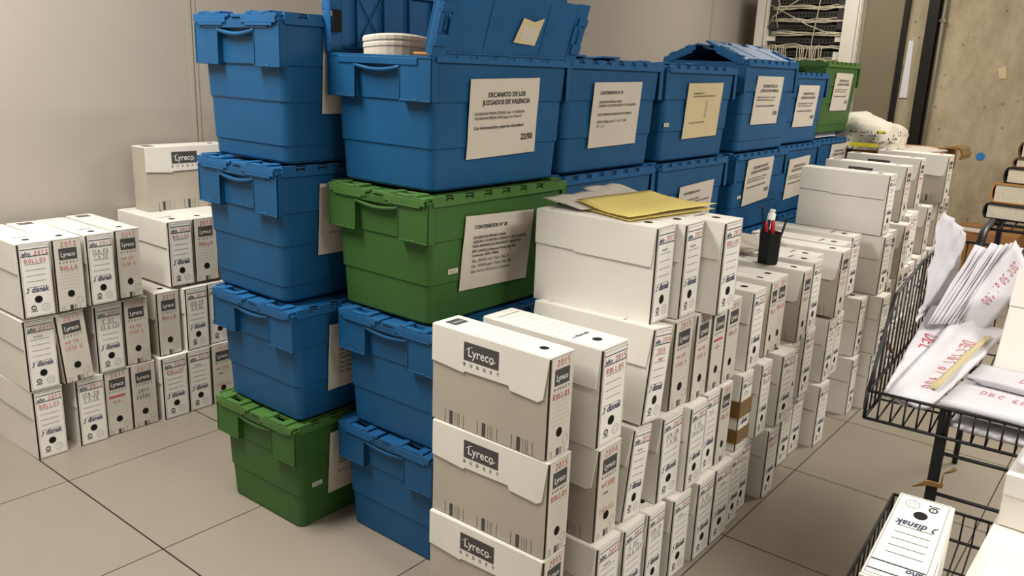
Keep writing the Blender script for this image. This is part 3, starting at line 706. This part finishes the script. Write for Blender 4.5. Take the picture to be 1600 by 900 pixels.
tag(bpy.data.objects['loose_papers.001'], 'printed white sheets behind the far end of the yellow folder', 'papers')

z3 = 3*LV
def cup(cx, cy, z):
    b = MB()
    pr = [(.036, 0), (.038, .004), (.041, .108), (.0435, .112), (.0415, .112), (.0385, .106), (.036, .008)]
    rings = [[(cx+r*math.cos(2*math.pi*k/6+.3)*.98, cy+r*math.sin(2*math.pi*k/6+.3), z+h+(.006*math.sin(2*math.pi*k/6) if h > .1 else 0)) for k in range(6)] for r, h in pr]
    loft(b, rings, 'black_plastic')
    o = b.build('pen_cup'); tag(o, 'black faceted pen cup standing on the long stack of file boxes', 'pen cup')
    def pen(nm, dx, dy, tx, ty, h, r, m, lab, tip=None):
        q = MB(); p0 = Vector((cx+dx, cy+dy, z+.01)); p1 = Vector((cx+tx, cy+ty, z+h))
        q.tube([p0, p0.lerp(p1, .96), p1], [r, r, r*.5], m, 8)
        if tip: q.tube([p0.lerp(p1, .78), p0.lerp(p1, 1.0)], r*1.25, tip, 8)
        tag(q.build(nm), lab, 'pen')
    pen('ballpoint_pen', -.012, .01, -.03, .03, .200, .0035, 'black_plastic', 'slim black pen standing tallest in the black pen cup')
    pen('marker_pen', .0, .008, -.018, .015, .145, .006, 'red_plastic', 'red marker in the pen cup beside the slim black pen')
    pen('marker_pen.001', .010, -.004, .006, .0, .150, .0075, 'red_plastic', 'thick red marker in the middle of the pen cup')
    pen('felt_pen', .006, -.014, .044, -.035, .165, .004, 'black_plastic', 'black felt pen tilted outward beside the red markers')
    return o
# the cup stands on the boxes of the third row
cup(.512, .165, z3+.0005)
q = MB(); q.T = Matrix.Translation((.655, .235, z3+.0145)) @ Matrix.Rotation(R(12), 4, 'Y')
q.tube([(0, 0, .0), (0, 0, .135)], .014, 'ink_white', 12); q.tube([(0, 0, .135), (0, 0, .150)], .010, 'ink_white', 12); q.box(-.0155, -.013, -.006, .006, .05, .11, 'ink_black'); 
tag(q.build('correction_bottle'), 'upright white tube with black print just behind the pen cup', 'tube')
patch('paper_pad', [(.56, .26, z3+.016), (.86, .24, z3+.016), (.90, .50, z3+.018), (.60, .53, z3+.018)], 'paper', 5, .010, .003, 14)
tag(bpy.data.objects['paper_pad'], 'flat pile of white papers behind pen cup, against the blue crates', 'papers')

# ------------------------------------------------------------------ wire mail cart
CY = R(3.4)
cart = empty('wire_cart', (-.314, -.426, 0), CY); tag(cart, 'black wire two-basket mail cart on casters holding papers and files', 'cart')
def cw(u, v, z):   # cart coordinates to the world
    c, s_ = math.cos(CY), math.sin(CY)
    return (-.314+u*c+v*s_, -.426+u*s_-v*c, z)
def basket(name, u0, u1, v0, v1, zb, rim, step=.027):
    b = MB(); rw, rr = .0022, .0042
    pt = lambda u, v, z: (u, -v, z)
    # floor wires
    n = int((v1-v0)/step)
    for k in range(n+1): b.tube([pt(u0, v0+(v1-v0)*k/n, zb), pt(u1, v0+(v1-v0)*k/n, zb)], rw, 'black_metal', 5)
    for k in range(7): b.tube([pt(u0+(u1-u0)*k/6, v0, zb), pt(u0+(u1-u0)*k/6, v1, zb)], rw*1.3, 'black_metal', 5)
    # side wires
    m = int((u1-u0)/.05)
    for k in range(m+1):
        u = u0+(u1-u0)*k/m
        for v in (v0, v1): b.tube([pt(u, v, zb), pt(u, v, rim(u))], rw, 'black_metal', 5)
    for k in range(n+1):
        v = v0+(v1-v0)*k/n
        for u in (u0, u1): b.tube([pt(u, v, zb), pt(u, v, rim(u))], rw, 'black_metal', 5)
    us = [u0+(u1-u0)*k/24 for k in range(25)]
    for v in (v0, v1):
        b.tube([pt(u, v, rim(u)) for u in us], rr, 'black_metal', 6); b.tube([pt(u0, v, zb), pt(u1, v, zb)], rr, 'black_metal', 6)
        b.tube([pt(u0, v, zb+(rim(u0)-zb)*.98), pt(u1, v, zb+(rim(u0)-zb)*.98)], rr, 'black_metal', 6)
    for u in (u0, u1):
        b.tube([pt(u, v0, rim(u)), pt(u, v1, rim(u))], rr, 'black_metal', 6); b.tube([pt(u, v0, zb), pt(u, v1, zb)], rr, 'black_metal', 6)
        for v in (v0, v1): b.tube([pt(u, v, zb), pt(u, v, rim(u))], rr, 'black_metal', 6)
    return b.build(name, cart)
def rim_u(u):
    if u < .15: return .700+(.900-.700)*max(0, u)/.15
    return .900+.03*min(1, (u-.15)/.35)
WV = .56
basket('upper_basket', 0, .90, 0, WV, .632, rim_u)
basket('lower_basket', -.72, .235, .06, WV, .275, lambda u: .352)
for u, v in ((.006, .165), (.006, WV-.03)):
    b = MB(); b.box(u-.004, u+.004, -v-.012, -v+.012, .12, .70, 'black_metal'); b.build('post', cart, .0015)
for z in (.592, .492):
    b = MB(); b.tube([(.006, -.165, z), (.006, -WV+.03, z)], .0045, 'black_metal', 6); b.build('crossbar', cart)
for z in (.19,):
    b = MB()
    for v in (.165, WV-.03): b.box(-.62, .24, -v-.012, -v+.012, .118, .135, 'black_metal')
    for u in (-.60, .006, .22): b.box(u-.012, u+.012, -WV+.02, -.135, .118, .132, 'black_metal')
    for u in (-.60, .2):
        for v in (.1, WV-.06): b.tube([(u, -v, .13), (u, -v, .275)], .006, 'black_metal', 6); b.box(u-.008, u+.008, -max(v, .165)-.01, -min(v, .165)+.01, .118, .13, 'black_metal')
    b.build('chassis', cart)
for u in (-.58, .19):
    for v in (.165, WV-.03):
        b = MB(); b.tube([(u, -v-.014, .05), (u, -v+.014, .05)], .05, 'black_plastic', 18); b.box(u-.012, u+.012, -v-.022, -v-.018, .045, .118, 'black_metal'); b.box(u-.012, u+.012, -v+.018, -v+.022, .045, .118, 'black_metal'); b.box(u-.015, u+.015, -v-.022, -v+.022, .108, .118, 'black_metal')
        b.build('caster', cart)
# upper tray at the far end, its rail bent down to the basket
b = MB()
for v in (.095, WV-.05):
    b.tube([(.80, -v, .90), (.835, -v, .945), (.87, -v, .968), (.91, -v, .975), (1.42, -v, .975)], .012, 'black_metal', 8)
for u in (.93, 1.05, 1.17, 1.29, 1.41): b.tube([(u, -.095, .975), (u, -WV+.05, .975)], .005, 'black_metal', 6)
for k in range(1, 10): b.tube([(.92, -.095-.0325*k, .977), (1.42, -.095-.0325*k, .977)], .0025, 'black_metal', 5)
for v in (.095, WV-.05): b.tube([(1.40, -v, .0), (1.40, -v, .975)], .010, 'black_metal', 8); b.tube([(.90, -v, .76), (1.40, -v, .76)], .007, 'black_metal', 6)
b.build('handle_tray', cart)
b = MB(); b.tube([(.19, .004, .75), (.205, .010, .765), (.215, .004, .75), (.225, -.002, .735)], .004, 'book_brown', 6); b.build('rusty_clip', cart)
b = MB()
pp = cw(.004, .172, .50)
for k in range(3):
    b.tube([(pp[0]-.012, pp[1]+.045-.008*k, pp[2]-.002+.005*k), (pp[0]-.008, pp[1]+.02, pp[2]+.012+.004*k), (pp[0]-.008, pp[1]-.016, pp[2]+.016+.003*k)], [.0015, .0045, .003], 'tape_brown', 5)
b.tube([(pp[0]-.008, pp[1]-.014, pp[2]+.05), (pp[0]-.004, pp[1]-.024, pp[2]+.056), (pp[0]-.004, pp[1]-.034, pp[2]+.066)], [.002, .003, .005], 'tape_brown', 5)
b.tube([(pp[0]-.008, pp[1]-.012, pp[2]+.014), (pp[0]-.008, pp[1]-.013, pp[2]+.05)], .002, 'tape_brown', 5)
tag(b.build('twine_knot'), 'frayed brown twine tied round the cart post', 'twine')

# papers in the upper basket
PB = 'wrapped paper bundles in the upper basket'
o = patch('paper_bundle', [(-.262, -.457, .686), (-.262, -.552, .676), (.125, -.635, .800), (.125, -.505, .800)], 'paper_white', 6, .030, .006, 21,
          writing=[('DEC 101 al 400', .10, .045, .022, 'ink_pale_red', 'down', .0013)])
tag(o, 'white paper bundle marked DEC 101 with yellowed strip, leaning at the basket front', 'papers', PB)
s_ = patch('yellowed_strip', [(-.20, -.530, .7035), (-.20, -.547, .703), (.06, -.606, .789), (.06, -.59, .789)], 'paper_old', 5, .002, .003, 22)
bpy.context.view_layer.update(); s_.parent = o
o = patch('paper_bundle.001', [(.135, -.495, .795), (.10, -.578, .795), (.262, -.642, .925), (.455, -.568, .978)], 'paper_white', 6, .030, .004, 23,
          writing=[('DEC 50 al 100', .05, .036, .022, 'ink_red', 'down', .0012)])
tag(o, 'white paper bundle marked DEC 50 al 100 in red, propped against the loose sheets', 'papers', PB)
b = MB(); 
o2 = patch('paper_bundle.002', [(-.235, -.440, .672), (-.235, -.50, .662), (.20, -.505, .800), (.165, -.437, .815)], 'paper_white', 6, .025, .004, 24,
          writing=[('DEL', .14, .02, .030, 'ink_red', 'down', .0016), ('~al0~', .30, .02, .026, 'ink_pale_red', 'down', .0014)])
tag(o2, 'white paper bundle marked DEL, tucked along the wire side of the upper basket', 'papers', PB)
# tall folded white sheet with a rolled lower pocket
o = patch('folded_sheet', [(.10, -.425, .80), (.41, -.452, .83), (.405, -.445, .985), (.20, -.415, 1.065)], 'paper_white', 7, .004, .007, 25, sag=-.012)
tag(o, 'tall bright white folded sheet sticking up from the upper basket', 'paper')
o3 = patch('pocket_fold', [(.02, -.435, .795), (.33, -.475, .79), (.41, -.470, .835), (.05, -.435, .832)], 'paper_white', 5, .003, .004, 26, sag=.022); bpy.context.view_layer.update(); o3.parent = o
rnd = random.Random(77)
for k in range(9):
    a, h = .010*k, rnd.uniform(-.012, .012)
    o = patch('loose_sheet' if k == 0 else 'loose_sheet.%03d' % k, [(.02+a, -.462-a*.75, .795), (.10+a, -.478-a*.75, .790), (.40+a*2.2, -.505-a*.9, .945+h), (.33+a*2.2, -.490-a*.9, .962+h)], 'paper_white', 4, .0012, .003, 30+k)
    tag(o, 'loose white sheet fanned out behind the DEC 50 bundle', 'paper', 'fanned loose sheets in the upper basket')
o = patch('paper_stack', [(-.295, -.60, .668), (-.295, -.90, .668), (-.02, -.90, .668), (-.02, -.615, .668)], 'paper_white', 5, .028, .003, 40)
tag(o, 'low stack of crumpled white papers on the basket floor under the DEC 601 bundle', 'papers')
o = patch('paper_bundle.003', [(-.30, -.575, .715), (-.30, -.905, .712), (-.12, -.905, .716), (-.115, -.59, .718)], 'paper_white', 5, .034, .003, 41,
          writing=[('DEC 601 al 650', .055, .105, .021, 'ink_pale_red', 'across', .0011)])
tag(o, 'flat white bundle marked DEC 601 across the basket front', 'papers', PB)
o = patch('paper_bundle.004', [(-.155, -.600, .742), (-.155, -.905, .742), (-.05, -.905, .744), (-.045, -.61, .744)], 'paper_white', 5, .024, .002, 42,
          writing=[('DEC 551 al 60', .10, .03, .021, 'ink_pale_red', 'across', .0011)])
tag(o, 'flat white bundle marked DEC 55, just behind the DEC 601 bundle', 'papers', PB)
# plain box leaning on the papers
def plain_box(name, label, dims, loc, rot, mark=None):
    sx, sy, sz = dims
    r = empty(name, loc); r.rotation_euler = rot; tag(r, label, 'box')
    b = MB(); b.box(0, sx, -sy, 0, 0, sz-.004, 'card_white'); b.build('body', r, .002)
    b = MB(); b.box(-.001, sx+.001, -sy-.001, .001, sz-.004, sz, 'card_white'); b.box(-.003, -.0008, -sy, 0, sz*.62, sz, 'card_white'); b.build('lid_flap', r)
    if mark:
        b = MB(); b.hand((lambda a, c: (c, -a, sz+.0006)) if len(mark) > 4 else lambda a, c: (-.0036 if c > sz*.62 else -.0012, -a, c), mark[0], mark[1], mark[2], mark[3], 'ink_black', .0016, 2); b.build('handwriting', r)
    return r
plain_box('document_box', 'pale grey document box tilted back on the paper bundles in the upper basket', (.10, .32, .257), (-.035, -.632, .738), (0, R(27), 0), ('O', .20, .055, .025))
# files in the lower basket
r = empty('file_box', (0, 0, 0)); tag(r, 'white file box standing on end in the lower basket, spine facing up', 'box')
me = BP['plain']
bodyw = me['body'].copy()
for q in range(len(bodyw.materials)):
    if bodyw.materials[q].name == 'corrugated_edge_shade': bodyw.materials[q] = M['spine_white']
for nm, k, par in (('body', 'body', None), ('lid_flap', 'lid_flap', None), ('spine', 'spine', None)):
    o = part(nm, bodyw if nm == 'body' else me[k], r)
    if nm == 'spine': part('finger_hole', me['finger_hole'], o); part('printing', me['printing'], o)
    if nm == 'lid_flap': part('top_print', me['top_print'], o)
# local z (spine bottom to top) runs towards -X, local -y (spine face) points up, local x to -Y... seen from above the spine is upside down
Mx = Matrix(((0, 0, -1, -.672), (1, 0, 0, -.648), (0, -1, 0, .648), (0, 0, 0, 1)))
tiltm = Matrix.Translation((-.672, -.645, .648)) @ Matrix.Rotation(R(5), 4, 'Z') @ Matrix.Rotation(R(4), 4, 'Y') @ Matrix.Translation((.672, .648, -.648))
r.matrix_world = tiltm @ Mx @ Matrix.Diagonal((.94, .96, 1.50, 1))
plain_box('document_box.001', 'large plain white document box lying at the right of the lower basket', (.37, .225, .31), (-.90, -.742, .285), (0, 0, R(-1)), ('SC', .045, .10, .022, 1))
plain_box('document_box.002', 'small plain white box resting on the large document box in the lower basket', (.18, .19, .105), (-.575, -.752, .597), (0, 0, R(-2)))
o = patch('paper_wad', [(-.56, -.762, .726), (-.56, -.87, .726), (-.41, -.87, .738), (-.41, -.775, .738)], 'paper_white', 5, .02, .005, 50)
tag(o, 'crumpled white paper wad on the small plain box under the upper basket', 'paper')

# books on the tray
def book(name, label, x, y, z, dims, cover, rz=0):
    dx, dy, dz = dims
    r = empty(name, (x, y, z), rz); tag(r, label, 'book', 'old books stacked on the cart tray')
    b = MB(); t = .0035
    b.box(0, dx, -dy, 0, 0, t, cover); b.box(0, dx, -dy, 0, dz-t, dz, cover)
    n = 8   # rounded spine on the short end turned to the aisle
    pts = [(-.002+.009*math.sin(math.pi*k/n)**.6, dz*k/n) for k in range(n+1)]
    b.prism(pts + [(-.006+.009*math.sin(math.pi*k/n)**.6, t+(dz-2*t)*k/n) for k in range(n, -1, -1)], (0, dx), cover, 'x')
    b.build('cover', r)
    b = MB(); b.box(.005, dx-.006, -dy+.005, -.005, t, dz-t, 'pages'); b.build('page_block', r)
zb = .983
book('book', 'black-covered book lying at the bottom of the book stack on the cart', .80, -.425, zb, (.24, .33, .048), 'book_dark', R(-8))
book('book.001', 'thick cream-paged tan book, second from the bottom of the book stack', .84, -.432, zb+.0485, (.23, .32, .062), 'book_tan', R(-3))
book('book.002', 'black-covered book lying above the thick tan one', .87, -.455, zb+.111, (.23, .31, .05), 'book_dark', R(-6))
book('book.003', 'brown-covered book lying third above the black bottom book', .90, -.470, zb+.1615, (.22, .30, .03), 'book_brown', R(-2))
book('book.004', 'top book of the stack on the cart, pale page edges showing', .93, -.475, zb+.192, (.22, .30, .05), 'book_brown', R(-5))

# ------------------------------------------------------------------ far corner: cardboard, plastic bag, network rack
def carton(name, label, x0, x1, y0, y1, z0, z1, flap=True):
    r = empty(name, (x0, y0, z0)); tag(r, label, 'cardboard box')
    w, d, h = x1-x0, y1-y0, z1-z0
    b = MB(); b.box(0, w, 0, d, 0, h, 'cardboard'); b.box(w*.42, w*.58, -.001, d+.001, h, h+.001, 'tape_brown'); b.build('body', r)
    if flap:
        b = MB(); b.prism([(0, h), (w, h), (w-.02, h-.13), (.03, h-.16)], (-.02, -.016), 'cardboard', 'y'); b.build('flap', r)
    return r
carton('cardboard_box', 'worn brown cardboard box in the far corner carrying the plastic bag', 3.10, 3.80, .27, .86, .505, 1.0)
carton('cardboard_box.001', 'brown cardboard box on the floor under the one carrying the bag', 3.10, 3.80, .28, .86, 0, .504, False)
carton('cardboard_box.002', 'brown cardboard box with white tape on the floor by the concrete wall', 4.45, 4.95, -.10, .32, 0, .375, False)
b = MB(); b.prism([(4.44, .14), (4.60, .10), (4.62, .315), (4.46, .30)], (.3762, .381), 'paper', 'z'); tag(b.build('paper_sheet'), 'white paper lying on the floor carton by the concrete wall', 'paper')
b = MB(); b.prism([(3.08, .30), (3.45, .24), (3.62, .40), (3.5, .62), (3.2, .55)], (1.0012, 1.008), 'paper', 'z'); tag(b.build('paper_sheet.001'), 'flat white papers on the brown cardboard box beside the plastic bag', 'paper')
b = MB(); b.prism([(.30, 1.0125), (.30, 1.0155), (.20, 1.030), (.165, 1.020), (.150, .985), (.158, .955), (.17, .955), (.162, .985), (.176, 1.012), (.20, 1.021)], (3.45, 3.70), 'tape_brown', 'x')
b.prism([(3.16, 1.0), (3.72, 1.0), (3.66, .90), (3.40, .82), (3.2, .86)], (.256, .262), 'card_grey', 'y'); b.prism([(3.3, .80), (3.6, .78), (3.55, .70), (3.35, .72)], (.250, .268), 'cardboard', 'y'); tag(b.build('cardboard_scrap'), 'curled dark brown cardboard scrap at the edge of the bag-bearing box', 'cardboard')
# lumpy plastic bag
bag = empty('plastic_bag', (3.25, .66, 1.001)); tag(bag, 'white plastic sack with yellow and black print lying on the cardboard box', 'bag')
rnd = random.Random(5); b = MB(); NU, NV = 30, 16; rings = []
for j in range(NV+1):
    t = j/NV; ph = math.pi*t
    ring = []
    for i in range(NU):
        a = 2*math.pi*i/NU
        w = 1+.08*math.sin(3*a+5*t)+.05*math.sin(8*a-9*t)+rnd.uniform(-.05, .05)*math.sin(ph)
        rr = .05 if j == 0 else 1.0 if t < .45 else max(.02, math.sin(ph))**.5
        top_ = .115+.022*math.cos(a-2.6)
        z = .0 if t < .08 else top_*(1-math.cos(ph*1.0))*.78+rnd.uniform(-.006, .006)
        ca, sa = math.cos(a), math.sin(a)
        sq = 1/max(abs(ca), abs(sa))**.45
        ring.append((.31*rr*ca*w*sq, .20*rr*sa*w*sq, z))
    rings.append(ring)
loft(b, rings, 'plastic_bag', smooth=True); b.build('sack', bag)
b = MB(); rnd = random.Random(9)
def bagfn(a, c):   # wraps the print round the near side of the sack
    ang = math.pi+ .62 + a*3.2; rr = 1.10
    sq = 1/max(abs(math.cos(ang)), abs(math.sin(ang)))**.45
    return (.352*math.cos(ang)*sq, .232*math.sin(ang)*sq, .004+c)
b.rect(bagfn, -.20, .00, .018, .040, 'yellow'); b.rect(bagfn, -.02, .03, .10, .115, 'yellow')
for k in range(64):
    a0 = -.22+.40*rnd.random(); z0 = rnd.choice([.004, .044, .062, .080, .098])
    w, h = (rnd.uniform(.004, .010), .014) if rnd.random() < .6 else (rnd.uniform(.012, .022), .004)
    b.rect(bagfn, a0, a0+w, z0, z0+h, 'ink_black')
b.build('printed_pattern', bag)

rack = empty('network_rack', (4.95, 1.30, 0)); tag(rack, 'open white network rack full of patch panels and cream cables', 'network rack')
RX = 0.0; Y0, Y1 = .03, .90
for y0, y1 in ((Y0, Y0+.13), (Y1-.10, Y1)):
    b = MB(); b.box(RX-.04, RX+.03, y0, y1, 0, 2.15, 'rack_white'); b.box(RX-.043, RX-.04, y0+.015, y0+.022, 0, 2.15, 'ink_faint'); b.build('post', rack)
for y0, y1 in ((Y0+.13, Y0+.19), (Y1-.17, Y1-.10)):
    b = MB(); b.box(RX+.0, RX+.02, y0, y1, 0, 1.62, 'rack_white'); b.box(RX+.0, RX+.02, y0, y1, 1.70, 1.74, 'rack_white'); b.box(RX, RX+.02, y0, y1, 1.80, 2.15, 'rack_dark'); b.build('rail', rack)
b = MB(); b.box(.45, .47, Y0, Y1, 0, 2.15, 'rack_dark'); b.box(-.02, .45, Y0-.004, Y0, 0, 2.15, 'rack_white'); b.box(-.02, .45, Y1, Y1+.004, 0, 2.15, 'rack_white'); b.box(-.04, .47, Y0, Y1, 2.15, 2.17, 'rack_white'); b.box(-.04, .47, Y0, Y1, 0, .08, 'rack_white'); b.build('cabinet_shell', rack)
rnd = random.Random(3)
for k in range(11):
    z = .95+.105*k
    b = MB(); b.box(.015, .06, Y0+.15, Y1-.12, z, z+.045, 'rack_dark')
    for q in range(18): b.box(.011, .015, Y0+.18+.029*q, Y0+.196+.029*q, z+.012, z+.030, 'dark_hole')
    b.build('patch_panel', rack)
    b = MB()
    for q in range(4):
        zz = z+.065+.008*q
        b.tube([(-.005+.004*q, Y0+.14+ (Y1-Y0-.27)*t/8, zz+rnd.uniform(-.009, .009)) for t in range(9)], .005, 'cable', 6)
    b.build('cable_bundle', rack)
for grp in range(2):
    for k in range(11):
        y = Y0+.26+.30*grp+.020*k+rnd.uniform(-.005, .005)
        z0, z1 = 1.25, 1.655+rnd.uniform(-.01, .02)
        pts = [(-.004, y+.03*grp, z1), (-.035-rnd.uniform(0, .02), y+.015, z1-.01), (-.05, y+rnd.uniform(.0, .02), z1-.10), (-.045, y+rnd.uniform(.01, .03), z1-.22), (-.02, y+rnd.uniform(.02, .04), z0)]
        b = MB(); b.tube(pts, .0038, 'cable', 6); b.build('patch_cable', rack)
for pts in ([(-.03, Y1-.12, 1.99), (-.05, Y1-.25, 1.93), (-.045, Y1-.45, 1.83), (-.03, Y0+.22, 1.76)], [(-.03, Y0+.33, 2.12), (-.05, Y0+.34, 1.9), (-.05, Y0+.36, 1.7), (-.03, Y0+.37, 1.4)],
            [(-.03, Y1-.10, 1.80), (-.05, Y1-.16, 1.90), (-.05, Y1-.28, 1.98), (-.03, Y1-.4, 2.06)], [(-.03, Y1-.15, 2.1), (-.05, Y1-.2, 2.0), (-.05, Y1-.18, 1.9), (-.03, Y1-.2, 1.8)]):
    b = MB(); b.tube(pts, .004, 'cable', 6); b.build('hanging_cable', rack)

# ------------------------------------------------------------------ light
def area(name, loc, rot, sx, sy, e, c):
    l = bpy.data.lights.new(name, 'AREA'); l.shape = 'RECTANGLE'; l.size = sx; l.size_y = sy; l.energy = e; l.color = c
    o = bpy.data.objects.new(name, l); col.objects.link(o); o.location = loc; o.rotation_euler = rot
area('ceiling_light', (-1.75, 1.35, 2.70), (0, 0, 0), 1.2, .6, 81, (1, .97, .91))
area('ceiling_light', (-.8, -2.3, 2.70), (0, 0, 0), 1.2, .6, 88, (1, .97, .91))
area('ceiling_light', (2.5, -1.1, 2.70), (0, 0, 0), 1.2, .6, 72, (1, .95, .87))
area('ceiling_light', (4.0, 1.2, 2.70), (0, 0, 0), .6, .6, 26, (1, .95, .86))
w = bpy.data.worlds.new('world'); scn.world = w; w.use_nodes = True
w.node_tree.nodes['Background'].inputs[0].default_value = (1, .97, .92, 1); w.node_tree.nodes['Background'].inputs[1].default_value = .29
scn.view_settings.view_transform = 'Standard'
scn.view_settings.look = 'None'
scn.view_settings.exposure = 0
